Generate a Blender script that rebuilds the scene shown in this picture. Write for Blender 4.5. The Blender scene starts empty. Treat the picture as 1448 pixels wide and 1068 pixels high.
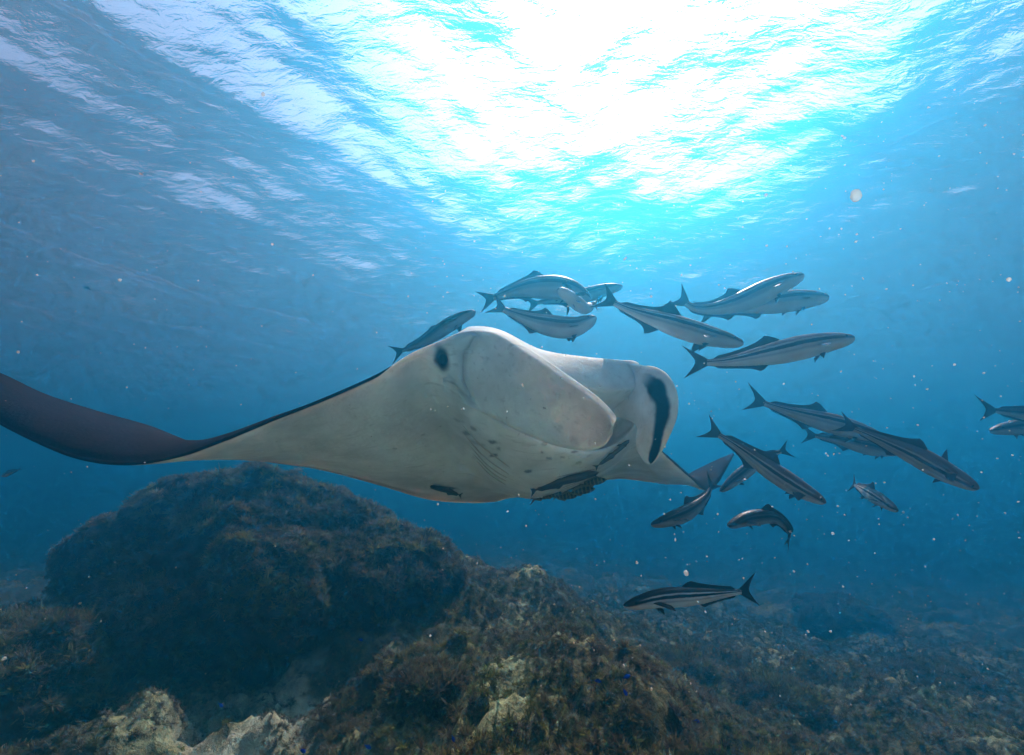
import bpy, math, random
import numpy as np
from mathutils import Vector, Matrix

# ------------------------------------------------------------------ camera, world, sun, exposure
SC = bpy.context.scene
COL = SC.collection
FPX, CX, CY = 620.0, 724.0, 534.0          # focal length and centre in photograph pixels (1448 x 1068)
PITCH = math.radians(15.0)
cam_data = bpy.data.cameras.new('camera'); cam = bpy.data.objects.new('camera', cam_data); COL.objects.link(cam)
cam_data.sensor_width = 36.0; cam_data.lens = 36.0 * FPX / 1448.0
cam_data.clip_start = 0.05; cam_data.clip_end = 500.0
cam.location = (0, 0, 0); cam.rotation_euler = (math.radians(90) + PITCH, 0, 0)
SC.camera = cam

SUN_EL, SUN_AZ = math.radians(56.0), math.radians(19.0)     # azimuth from +Y towards +X
world = bpy.data.worlds.new('World'); SC.world = world; world.use_nodes = True
wn = world.node_tree.nodes; wl = world.node_tree.links
sky = wn.new('ShaderNodeTexSky'); sky.sky_type = 'NISHITA'; sky.sun_disc = False
sky.sun_elevation = SUN_EL; sky.sun_rotation = SUN_AZ; sky.dust_density = 3.0; sky.ozone_density = 0.3
wl.new(sky.outputs[0], wn['Background'].inputs[0]); wn['Background'].inputs[1].default_value = 0.065
sun_data = bpy.data.lights.new('sun', 'SUN'); sun = bpy.data.objects.new('sun', sun_data); COL.objects.link(sun)
sun_data.energy = 5.0; sun_data.angle = math.radians(0.5); sun_data.color = (1.0, 0.92, 0.82)
sd = Vector((math.sin(SUN_AZ) * math.cos(SUN_EL), math.cos(SUN_AZ) * math.cos(SUN_EL), math.sin(SUN_EL)))
sun.rotation_euler = sd.to_track_quat('Z', 'Y').to_euler(); sun.location = sd * 30
vs = SC.view_settings; vs.view_transform = 'Standard'; vs.look = 'None'; vs.gamma = 1.0; vs.use_curve_mapping = False
vs.exposure = 2.15
SC.render.engine = 'CYCLES'
cy = SC.cycles
cy.use_denoising = True; cy.denoiser = 'OPENIMAGEDENOISE'
cy.use_adaptive_sampling = True; cy.adaptive_threshold = 0.03; cy.adaptive_min_samples = 16
cy.max_bounces = 6; cy.diffuse_bounces = 3; cy.glossy_bounces = 2; cy.transmission_bounces = 2
cy.volume_bounces = 3; cy.transparent_max_bounces = 8; cy.use_light_tree = False
cy.caustics_reflective = False; cy.caustics_refractive = False
cy.sample_clamp_indirect = 4.0

random.seed(7); RNG = np.random.default_rng(7)
SURF_Z, BED_Z = 4.3, -1.75

# ------------------------------------------------------------------ helpers
CP, SP = math.cos(PITCH), math.sin(PITCH)
def P(px, py, d):
    """photograph pixel + distance along the lens axis -> point in the place"""
    x = (px - CX) / FPX * d; u = (CY - py) / FPX * d
    return np.array((x, d * CP - u * SP, d * SP + u * CP))

def tag(o, label=None, cat=None, group=None, kind=None):
    if label: o['label'] = label
    if cat: o['category'] = cat
    if group: o['group'] = group
    if kind: o['kind'] = kind
    return o

def mesh_obj(name, verts, faces, material=None, parent=None, smooth=True, attrs=None):
    me = bpy.data.meshes.new(name)
    V = np.asarray(verts, dtype=np.float32); 
    F = faces
    me.vertices.add(len(V)); me.vertices.foreach_set('co', V.ravel())
    if isinstance(F, np.ndarray):
        k = F.shape[1]; n = len(F)
        me.loops.add(n * k); me.loops.foreach_set('vertex_index', F.astype(np.int32).ravel())
        me.polygons.add(n); me.polygons.foreach_set('loop_start', np.arange(0, n * k, k, dtype=np.int32))
    else:
        ls = np.array([len(f) for f in F], dtype=np.int32)
        me.loops.add(int(ls.sum())); me.loops.foreach_set('vertex_index', np.array([i for f in F for i in f], dtype=np.int32))
        me.polygons.add(len(F)); me.polygons.foreach_set('loop_start', np.concatenate(([0], np.cumsum(ls)[:-1])).astype(np.int32))
    me.update(calc_edges=True); me.validate()
    me.polygons.foreach_set('use_smooth', np.full(len(me.polygons), smooth))
    for k, a in (attrs or {}).items():
        a = np.asarray(a, dtype=np.float32)
        if a.ndim == 1:
            me.attributes.new(k, 'FLOAT', 'POINT').data.foreach_set('value', a)
        else:
            me.attributes.new(k, 'FLOAT_VECTOR', 'POINT').data.foreach_set('vector', a.ravel())
    if material: me.materials.append(material)
    o = bpy.data.objects.new(name, me); COL.objects.link(o)
    if parent: o.parent = parent
    return o

def grid_faces(nu, nv, wrap_v=False):
    i = np.arange(nu - 1)[:, None]; j = np.arange(nv if wrap_v else nv - 1)[None, :]
    j2 = (j + 1) % nv
    return np.stack([i * nv + j, (i + 1) * nv + j, (i + 1) * nv + j2, i * nv + j2], -1).reshape(-1, 4)

def _h(ix, iy, iz, seed):
    n = (ix.astype(np.int64) * 374761393 + iy.astype(np.int64) * 668265263 + iz.astype(np.int64) * 2147483647 + seed * 974711) & 0xffffffff
    n = ((n ^ (n >> 13)) * 1274126177) & 0xffffffff
    n = n ^ (n >> 16)
    return (n & 0xffff) / 32767.5 - 1.0
def noise3(p, seed=0):
    p = np.asarray(p, float); f = np.floor(p); w = p - f; w = w * w * (3 - 2 * w); f = f.astype(np.int64)
    x, y, z = f[..., 0], f[..., 1], f[..., 2]; wx, wy, wz = w[..., 0], w[..., 1], w[..., 2]
    def L(a, b, t): return a + (b - a) * t
    return L(L(L(_h(x, y, z, seed), _h(x + 1, y, z, seed), wx), L(_h(x, y + 1, z, seed), _h(x + 1, y + 1, z, seed), wx), wy),
             L(L(_h(x, y, z + 1, seed), _h(x + 1, y, z + 1, seed), wx), L(_h(x, y + 1, z + 1, seed), _h(x + 1, y + 1, z + 1, seed), wx), wy), wz)
def fbm(p, octv=5, seed=0, gain=0.5):
    p = np.asarray(p, float); a = 1.0; s = 0
    for o in range(octv):
        s = s + a * noise3(p * 2 ** o + 17.3 * o, seed + o); a *= gain
    return s
def smooth01(x, a, b):
    t = np.clip((np.asarray(x, float) - a) / (b - a), 0, 1); return t * t * (3 - 2 * t)

def cubic(xs, ys, x):
    """monotone-ish Catmull-Rom through rows ys at knots xs"""
    xs = np.asarray(xs, float); ys = np.asarray(ys, float); x = np.asarray(x, float)
    m = np.zeros_like(ys)
    m[1:-1] = (ys[2:] - ys[:-2]) / (xs[2:] - xs[:-2]).reshape((-1,) + (1,) * (ys.ndim - 1))
    m[0] = (ys[1] - ys[0]) / (xs[1] - xs[0]); m[-1] = (ys[-1] - ys[-2]) / (xs[-1] - xs[-2])
    i = np.clip(np.searchsorted(xs, x, 'right') - 1, 0, len(xs) - 2)
    h = (xs[i + 1] - xs[i]); t = (x - xs[i]) / h
    sh = t.shape + (1,) * (ys.ndim - 1); t = t.reshape(sh); h = h.reshape(sh)
    return ((2*t**3 - 3*t**2 + 1) * ys[i] + (t**3 - 2*t**2 + t) * h * m[i] + (-2*t**3 + 3*t**2) * ys[i + 1] + (t**3 - t**2) * h * m[i + 1])

class NT:
    """small node-tree writer"""
    def __init__(s, name):
        s.m = bpy.data.materials.new(name); s.m.use_nodes = True
        s.t = s.m.node_tree; s.n = s.t.nodes; s.l = s.t.links
        s.out = s.n['Material Output']; s.b = s.n['Principled BSDF']
    def node(s, typ, **kw):
        x = s.n.new(typ)
        for k, v in kw.items(): setattr(x, k, v)
        return x
    def put(s, sock, v):
        if isinstance(v, bpy.types.NodeSocket): s.l.new(v, sock)
        else: sock.default_value = v
    def attr(s, name, out=2):
        a = s.node('ShaderNodeAttribute', attribute_name=name); return a.outputs[out]
    def pos(s): return s.node('ShaderNodeNewGeometry').outputs['Position']
    def obj(s): return s.node('ShaderNodeTexCoord').outputs['Object']
    def noise(s, vec, scale, detail=4, rough=0.55, dist=0.0):
        x = s.node('ShaderNodeTexNoise'); s.put(x.inputs['Vector'], vec); x.inputs['Scale'].default_value = scale
        x.inputs['Detail'].default_value = detail; x.inputs['Roughness'].default_value = rough; x.inputs['Distortion'].default_value = dist
        return x.outputs['Fac']
    def ramp(s, fac, stops, interp='LINEAR'):
        x = s.node('ShaderNodeValToRGB'); r = x.color_ramp; r.interpolation = interp
        while len(r.elements) < len(stops): r.elements.new(0.5)
        for e, (p, c) in zip(r.elements, stops):
            e.position = p; e.color = (c, c, c, 1) if isinstance(c, (int, float)) else (*c, 1)
        s.put(x.inputs[0], fac); return x.outputs[0]
    def mix(s, fac, a, b, mode='MIX'):
        x = s.node('ShaderNodeMix', data_type='RGBA', blend_type=mode)
        s.put(x.inputs[0], fac)
        for k, v in ((6, a), (7, b)):
            s.put(x.inputs[k], (*v, 1) if isinstance(v, tuple) and len(v) == 3 else v)
        return x.outputs[2]
    def math(s, op, a, b=0.0, clamp=False):
        x = s.node('ShaderNodeMath', operation=op, use_clamp=clamp); s.put(x.inputs[0], a); s.put(x.inputs[1], b); return x.outputs[0]
    def bump(s, height, strength=0.3, dist=0.01):
        x = s.node('ShaderNodeBump'); x.inputs['Strength'].default_value = strength; x.inputs['Distance'].default_value = dist
        s.put(x.inputs['Height'], height); s.l.new(x.outputs[0], s.b.inputs['Normal']); return x.outputs[0]
    def base(s, col, rough=0.6, spec=0.4):
        s.put(s.b.inputs['Base Color'], (*col, 1) if isinstance(col, tuple) and len(col) == 3 else col)
        s.put(s.b.inputs['Roughness'], rough); s.b.inputs['Specular IOR Level'].default_value = spec; return s.m

# ------------------------------------------------------------------ the water: surface and body
def wave_height(x, y):
    r = np.random.default_rng(11); z = np.zeros_like(x)
    for k in range(46):
        lam = 0.29 * (1.105 ** k) if k < 30 else 5.1 * r.uniform(0.5, 1.2)
        th = math.radians(118) + r.normal(0, 0.85); kk = 2 * math.pi / lam
        a = 0.0118 * lam ** 0.92 * r.uniform(0.5, 1.2) * (0.62 if k < 30 else 0.30)
        ph = (x * math.cos(th) + y * math.sin(th)) * kk + r.uniform(0, 6.28)
        s = np.sin(ph + 0.35 * np.sin(ph + 0.7))
        z = z + a * s
    return z
def sinh_axis(n, k, ext): u = np.linspace(-1, 1, n); return ext * np.sinh(k * u) / math.sinh(k)
n = 620; ax = sinh_axis(n, 3.3, 70.0)
X, Y = np.meshgrid(ax, ax + 5.0, indexing='ij')
damp = 1 - 0.9 * smooth01(np.hypot(X, Y - 5), 14, 45)
Z = SURF_Z + wave_height(X, Y) * damp
t = NT('water_surface'); t.n.remove(t.b)
fr = t.node('ShaderNodeFresnel'); fr.inputs['IOR'].default_value = 1.333
bp = t.node('ShaderNodeBump'); bp.inputs['Strength'].default_value = 0.5; bp.inputs['Distance'].default_value = 0.045
wmap = t.node('ShaderNodeMapping'); t.l.new(t.pos(), wmap.inputs[0]); wmap.inputs['Rotation'].default_value = (0, 0, math.radians(28)); wmap.inputs['Scale'].default_value = (1.0, 2.2, 1.0)
t.put(bp.inputs['Height'], t.noise(wmap.outputs[0], 4.2, 4, 0.6, 0.5)); t.l.new(bp.outputs[0], fr.inputs['Normal'])
gl = t.node('ShaderNodeBsdfGlossy'); gl.inputs['Roughness'].default_value = 0.03; t.l.new(bp.outputs[0], gl.inputs['Normal'])
tr = t.node('ShaderNodeBsdfTransparent')
rf = t.node('ShaderNodeBsdfRefraction'); rf.inputs['IOR'].default_value = 1.25; rf.inputs['Roughness'].default_value = 0.8; rf.inputs['Color'].default_value = (1.0, 0.88, 1.0, 1); t.l.new(bp.outputs[0], rf.inputs['Normal'])
m1 = t.node('ShaderNodeMixShader'); m1.inputs[0].default_value = 0.42; t.l.new(tr.outputs[0], m1.inputs[1]); t.l.new(rf.outputs[0], m1.inputs[2])
tlu = t.node('ShaderNodeBsdfTranslucent'); tlu.inputs[0].default_value = (1.0, 0.80, 1.0, 1)       # froth and micro ripples scatter light downwards
m3 = t.node('ShaderNodeMixShader'); m3.inputs[0].default_value = 0.03
m2 = t.node('ShaderNodeMixShader'); t.l.new(fr.outputs[0], m2.inputs[0]); t.l.new(m1.outputs[0], m2.inputs[1]); t.l.new(gl.outputs[0], m2.inputs[2])
t.l.new(m2.outputs[0], m3.inputs[1]); t.l.new(tlu.outputs[0], m3.inputs[2]); t.l.new(m3.outputs[0], t.out.inputs[0])
MAT_WATER = t.m
o = mesh_obj('water', np.stack([X, Y, Z], -1).reshape(-1, 3), grid_faces(n, n), MAT_WATER)
tag(o, 'rippled sea surface seen from below with bright window of sky', 'water', kind='structure')

# body of water: even haze
t = NT('sea_water_haze'); t.n.remove(t.b)
pv = t.node('ShaderNodeVolumePrincipled')
pv.inputs['Color'].default_value = (0.0145, 0.2455, 0.4121, 1); pv.inputs['Absorption Color'].default_value = (0.0908, 0.0703, 0.0894, 1)
pv.inputs['Density'].default_value = 0.165; pv.inputs['Anisotropy'].default_value = 0.81
t.l.new(pv.outputs[0], t.out.inputs['Volume']); t.m.cycles.volume_sampling = 'DISTANCE'; t.m.cycles.homogeneous_volume = True
x0, x1, y0, y1, z0, z1 = -68, 68, -62, 72, -8.0, SURF_Z + 0.9
hv = [(x, y, z) for x in (x0, x1) for y in (y0, y1) for z in (z0, z1)]
hf = [(0, 1, 3, 2), (4, 6, 7, 5), (0, 4, 5, 1), (2, 3, 7, 6), (0, 2, 6, 4), (1, 5, 7, 3)]
o = mesh_obj('haze', hv, hf, t.m, smooth=False)
tag(o, 'blue green sea water thick with haze all round', 'haze', kind='stuff')

# ------------------------------------------------------------------ seabed
def bed_height(x, y):
    p = np.stack([x, y, np.zeros_like(x)], -1)
    z = BED_Z - 0.12 * np.clip(x - 0.6, 0, 9) - 0.085 * np.clip(y - 4.5, 0, 22)
    z = z + 1.15 * np.exp(-((x + 1.5) / 1.5) ** 2 - ((y - 7.0) / 1.5) ** 2)
    z = z + 0.32 * np.exp(-((x - 0.35 - 0.08 * (y - 4)) / 1.1) ** 2) * smooth01(y, 1.0, 3.2) * (1 - smooth01(y, 6.5, 10))
    z = z - 0.22 * np.exp(-((x + 2.6 - 0.40 * (y - 3.0)) / 0.55) ** 2) * (1 - smooth01(y, 4.8, 5.8))
    z = z + 0.22 * fbm(p * 0.75, 3, 3) + 0.14 * fbm(p * 2.4, 4, 9, .55)
    z = z + 0.06 * np.abs(fbm(p * 6.0, 5, 21, .62)) + 0.018 * fbm(p * 17.0, 3, 27, .6) 
    return z
n = 640; ax = sinh_axis(n, 3.6, 60.0)
X, Y = np.meshgrid(ax, ax + 4.0, indexing='ij')
Z = np.maximum(bed_height(X, Y), -7.0)
SAND_AND_BOUNCE = 1 - smooth01(Y + .45 * fbm(np.stack([X, Y, 0 * X], -1) * .9, 4, 33) + .25 * np.abs(X), 1.1, 1.9)      # unseen sand added under and behind the viewer to bounce sunlight upwards
SAND_AND_BOUNCE = np.maximum(SAND_AND_BOUNCE, .85 * np.exp(-((X + 2.6 - 0.40 * (Y - 3.0)) / 0.50) ** 2) * (1 - smooth01(Y, 4.6, 5.6)) * smooth01(fbm(np.stack([X, Y, 0 * X], -1) * 1.8, 5, 35, .6), -.45, .1))
Z = Z - .25 * SAND_AND_BOUNCE * (Y < 1.8) * .3
def rock_material(name, dark, mid, pale, pale_amt, sand=False):
    t = NT(name); p = t.pos()
    a = t.noise(p, 1.1, 4, 0.6); b = t.noise(p, 9.0, 6, 0.65); c = t.noise(p, 34.0, 4, 0.6)
    col = t.mix(t.ramp(b, [(0.35, 0.0), (0.65, 1.0)]), dark, mid)
    col = t.mix(t.ramp(t.math('ADD', t.math('MULTIPLY', a, 0.7), t.math('MULTIPLY', b, 0.3)), [(pale_amt, 0.0), (pale_amt + 0.08, 1.0)]), col, pale)
    col = t.mix(t.ramp(c, [(0.3, 0.55), (0.7, 0.0)]), col, (0.02, 0.022, 0.018))
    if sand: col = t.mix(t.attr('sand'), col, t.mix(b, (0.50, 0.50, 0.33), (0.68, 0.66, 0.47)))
    t.bump(t.math('ADD', b, t.math('MULTIPLY', c, 0.4)), 1.0, 0.06)
    return t.base(col, 0.9, 0.06)
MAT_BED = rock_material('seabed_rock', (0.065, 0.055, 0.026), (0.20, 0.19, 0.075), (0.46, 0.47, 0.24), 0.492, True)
o = mesh_obj('seabed', np.stack([X, Y, Z], -1).reshape(-1, 3), grid_faces(n, n), MAT_BED, attrs={'sand': SAND_AND_BOUNCE.reshape(-1)})  # sand holds the channel and the added bounce patch behind the viewer
tag(o, 'rocky seabed overgrown with brown and green algae', 'seabed', kind='structure')
# ------------------------------------------------------------------ the manta ray
def loop_curve(keys, par, q):
    return cubic(par, keys, q)

BROW = {7.7: (664, 463, 2.02), 8.1: (706, 467, 2.03), 8.6: (764, 495, 2.10), 9.1: (826, 506, 2.17), 9.6: (876, 511, 2.25), 10.0: (904, 515, 2.30)}   # top of the forehead above the upper lip
# stations from the wing tip on the rock side, over the head, to the far wing tip
# (s, lower lip or leading edge, upper lip or leading edge, trailing edge, back thickness, belly depth, mouth, nose radius)
ST = [
 (0.00, (-78, 536, 2.05), (-78, 536, 2.05), (-74, 526, 2.10), .006, .004, 0, .006),
 (0.35, (-58, 558, 1.99), (-58, 558, 1.99), (-48, 514, 2.13), .012, .008, 0, .009),
 (0.80, (-20, 586, 1.93), (-20, 586, 1.93), (-2, 527, 2.16), .020, .012, 0, .012),
 (1.4, (40, 618, 1.86), (40, 618, 1.86), (62, 557, 2.20), .026, .016, 0, .014),
 (2.1, (110, 646, 1.80), (110, 646, 1.80), (138, 582, 2.26), .032, .02, 0, .016),
 (2.8, (180, 655, 1.76), (180, 655, 1.76), (212, 603, 2.34), .038, .025, 0, .017),
 (3.5, (250, 645, 1.74), (250, 645, 1.74), (288, 632, 2.44), .045, .03, 0, .018),
 (4.2, (318, 622, 1.73), (318, 622, 1.73), (368, 651, 2.56), .055, .035, 0, .018),
 (4.9, (390, 593, 1.74), (390, 593, 1.74), (448, 663, 2.70), .07, .04, 0, .018),
 (5.6, (465, 564, 1.78), (465, 564, 1.78), (530, 684, 2.86), .09, .05, 0, .018),
 (6.3, (540, 531, 1.84), (540, 531, 1.84), (606, 706, 3.04), .12, .06, 0, .02),
 (6.9, (594, 508, 1.91), (592, 500, 1.91), (668, 711, 3.20), .14, .07, 0, .03),
 (7.3, (632, 540, 1.95), (628, 481, 1.93), (700, 709, 3.30), .13, .08, 0, .05),
 (7.7, (668, 580, 1.95), (662, 468, 1.93), (720, 704, 3.36), .12, .09, .15, .05),
 (8.1, (706, 606, 1.94), (706, 482, 1.91), (742, 702, 3.40), .12, .10, .8, .03),
 (8.6, (752, 628, 1.95), (758, 512, 1.94), (764, 699, 3.44), .13, .11, 1, .02),
 (9.1, (798, 642, 2.00), (808, 532, 1.99), (786, 695, 3.48), .13, .08, 1, .02),
 (9.6, (838, 645, 2.08), (855, 547, 2.06), (806, 690, 3.50), .12, .05, 1, .02),
 (10.0, (868, 638, 2.17), (890, 545, 2.15), (822, 686, 3.52), .12, .04, .6, .03),
 (10.4, (890, 625, 2.25), (916, 545, 2.24), (838, 682, 3.55), .12, .04, 0, .05),
 (10.8, (905, 622, 2.34), (912, 600, 2.34), (854, 679, 3.58), .10, .03, 0, .03),
 (11.4, (928, 632, 2.52), (928, 632, 2.52), (880, 677, 3.64), .08, .03, 0, .016),
 (12.1, (952, 654, 2.80), (952, 654, 2.80), (916, 681, 3.72), .06, .04, 0, .012),
 (12.8, (976, 675, 3.10), (976, 675, 3.10), (952, 684, 3.80), .045, .03, 0, .010),
 (13.4, (998, 693, 3.36), (998, 693, 3.36), (978, 668, 3.86), .03, .02, 0, .009),
 (13.9, (1016, 681, 3.58), (1016, 681, 3.58), (1004, 655, 3.90), .02, .012, 0, .008),
 (14.3, (1038, 643, 3.84), (1038, 643, 3.84), (1036, 641, 3.90), .006, .004, 0, .005),
]
ks = np.array([r[0] for r in ST])
kL = np.array([P(*r[1]) for r in ST]); kU = np.array([P(*r[2]) for r in ST]); kT = np.array([P(*r[3]) for r in ST])
kx = np.array([r[4:] for r in ST])
NS, NQ = 760, 300
s = np.linspace(ks[0], ks[-1], NS)
L, U, T = cubic(ks, kL, s), cubic(ks, kU, s), cubic(ks, kT, s)
th, bel, mu, nose = np.clip(cubic(ks, kx, s), 0, None).T
mu = np.clip(mu, 0, 1)
def unit(v): return v / np.maximum(np.linalg.norm(v, axis=-1, keepdims=True), 1e-9)
M0 = (L + U) / 2
chord = T - M0
span = np.gradient((M0 + T) / 2, axis=0)
Nn = unit(np.cross(unit(chord), unit(span)))
Nn[Nn[:, 2] < 0] *= -1 if False else 1
if Nn[NS // 3, 2] < 0: Nn = -Nn
for _ in range(60): Nn[1:-1] = unit(Nn[:-2] + 2 * Nn[1:-1] + Nn[2:])
wing_m = (np.linalg.norm(U - L, axis=1) < .02)[:, None].astype(float)
for _ in range(400): wing_m[1:-1] = (wing_m[:-2] + wing_m[1:-1] * 2 + wing_m[2:]) / 4
L = L - Nn * nose[:, None] * .5 * wing_m; U = U + Nn * nose[:, None] * .5 * wing_m
ch = unit(chord); clen = np.linalg.norm(chord, axis=1)
c1 = lambda a: a[:, None]
shape = {.05: .42, .13: .74, .27: .97, .45: 1.0, .63: .78, .80: .46, .92: .19}
keys, par = [], []
def key(q, v): keys.append(v); par.append(q)
key(0.0, T - Nn * .003)
fs = sorted(shape)
for f in reversed(fs):
    key((1 - f) * 4.2, L + f * (T - L) - Nn * c1(bel * shape[f]))
key(4.2, L)
# mouth cavity where mouth = 1, a round nose where mouth = 0
up = U - L
mdep = .46
def mk(q, fr, nz_, dep, lift):
    wing = L + up * fr - ch * c1(nose * nz_)
    mouth = L + up * lift + ch * dep
    key(q, wing * c1(1 - mu) + mouth * c1(mu))
mk(4.45, .10, .55, .015, .10)
mk(4.85, .22, .85, .16, .16)
mk(5.35, .36, 1.0, mdep, .34)
mk(5.85, .64, 1.0, mdep, .68)
mk(6.35, .78, .85, .16, .86)
mk(6.75, .90, .55, .015, .90)
key(7.0, U)
kb = np.array([P(*BROW[r[0]]) if r[0] in BROW else P(*r[2]) for r in ST]); kw = np.array([1. if r[0] in BROW else 0. for r in ST])
BR = cubic(ks, kb, s); wb = np.clip(cubic(ks, kw, s), 0, 1)
for f in fs:
    pt = U + f * (T - U) + Nn * c1(th * shape[f])
    g_ = max(0, f - .05) / .95
    pb = BR + g_ * (T - BR) + Nn * c1(th * max(0, shape[f] - .42) * .9)
    key(7.0 + f * 4.2, pt * c1(1 - wb) + pb * c1(wb))
key(11.2, T + Nn * .003)
par = np.array(par); K = np.array(keys)                      # (nk, NS, 3)
q = np.concatenate([np.linspace(0, 3.6, 100, endpoint=False), np.linspace(3.6, 7.6, 130, endpoint=False), np.linspace(7.6, 11.2, NQ - 230)])
MV = cubic(par, K, q)                                        # (NQ, NS, 3)
MV = np.transpose(MV, (1, 0, 2))
# belly fullness: soft body swelling along the middle, and gentle muscle waves
sg, qg = np.meshgrid(s, q, indexing='ij')
mid = np.exp(-((sg - 8.75) / 1.7) ** 2)
vent = smooth01(qg, .3, 1.6) * (1 - smooth01(qg, 3.3, 4.2))
dors = smooth01(qg, 7.1, 8.2) * (1 - smooth01(qg, 9.6, 11.0))
MV = MV - Nn[:, None, :] * (vent * np.exp(-((sg - 8.1) / 1.5) ** 2) * .03)[..., None] + Nn[:, None, :] * (dors * mid * .12)[..., None]
MV = MV + Nn[:, None, :] * (0.006 * fbm(MV * 3.0, 3, 40) * np.clip(mid + .35, 0, 1) * (vent + dors))[..., None]
# pigment: dark back, dark leading edge of the wings, white belly and face
le = 1 - smooth01(np.abs(sg - 8.75), 1.85, 2.6)                # 1 on the head, 0 on wings
edge = 4.2 * (1 - le) + 8.1 * le
edge = edge - 0.0 * sg
wob = .10 * fbm(MV * 6, 3, 5)
pig = smooth01(qg + wob, edge - .05, edge + .12)
tipd = np.maximum(1 - smooth01(sg, 2.9, 3.6), smooth01(sg, 12.95, 13.4))
te_band = (1 - smooth01(qg + wob * 1.5, .12, .5)) * .55 * (1 - np.exp(-((sg - 8.7) / 2.2) ** 2))
pig = np.maximum(pig, np.maximum(te_band, .55 * tipd * smooth01(qg + wob * 3, 2.2, 3.8)))
# spots and scars on the belly, placed where they sit on the skin
flat = MV.reshape(-1, 3); spot = np.zeros(len(flat))
def nearest_on_ray(px, py):
    d = P(px, py, 1.0); d = d / np.linalg.norm(d); a = flat @ d
    r = np.linalg.norm(flat - a[:, None] * d, axis=1); c = np.where(r < .02)[0]
    return flat[c[np.argmin(a[c])]] if len(c) else flat[np.argmin(r)]
for px, py, rx, ry, ang, dk in [(658, 618, 9, 4, 0, .8), (668, 612, 6, 4, 20, .7), (692, 629, 8, 5, 10, 1), (697, 650, 7, 3, -25, 1), (748, 672, 8, 4, -25, 1),
        (630, 695, 22, 6, 14, .9), (780, 653, 5, 3, 0, .9), (796, 652, 5, 3, 0, .7), (735, 600, 5, 4, 0, .5), (818, 638, 6, 2, 0, .8), (775, 626, 5, 3, 0, .5), (783, 612, 6, 7, 20, .7),
        (645, 600, 10, 3, 10, .4), (600, 620, 3, 2, 0, .5), (560, 640, 3, 2, 0, .5), (705, 640, 4, 3, 0, .7), (672, 632, 12, 3, 5, .45), (820, 660, 6, 3, 0, .7), (770, 645, 3, 2, 0, .8)]:
    c = nearest_on_ray(px, py); k = np.linalg.norm(c) / FPX
    dv = flat - c; a = math.radians(ang)
    ex = np.array((1, 0, 0.)); ez = np.array((0, -SP, CP)); 
    u_ = dv @ ex; w_ = dv @ ez; v_ = dv @ np.cross(ex, ez)
    u2 = u_ * math.cos(a) - w_ * math.sin(a); w2 = u_ * math.sin(a) + w_ * math.cos(a)
    r = np.sqrt((u2 / (rx * k)) ** 2 + (w2 / (ry * k)) ** 2 + (v_ / (.15)) ** 2) + .35 * fbm(flat * 40, 2, 8)
    spot = np.maximum(spot, .72 * dk * (1 - smooth01(r, .55, 1.1)))
c = nearest_on_ray(619, 509); dv = flat - c
r = np.sqrt((dv[:, 0] / .036) ** 2 + (dv[:, 1] / .09) ** 2 + ((dv[:, 2] + .25 * dv[:, 0]) / .056) ** 2) + .15 * fbm(flat * 30, 2, 3)
spot = np.maximum(spot, .97 * (1 - smooth01(r, .55, 1.25)))
pig_flat = np.maximum(pig.reshape(-1), spot)
faces = grid_faces(NS, NQ)
vcount = NS * NQ
caps = [[vcount, i + 1, i] for i in range(0)]
VERTS = [flat]; FACES = [faces]; PIG = [pig_flat]; RIM = [np.zeros(vcount)]
base_i = vcount

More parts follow.
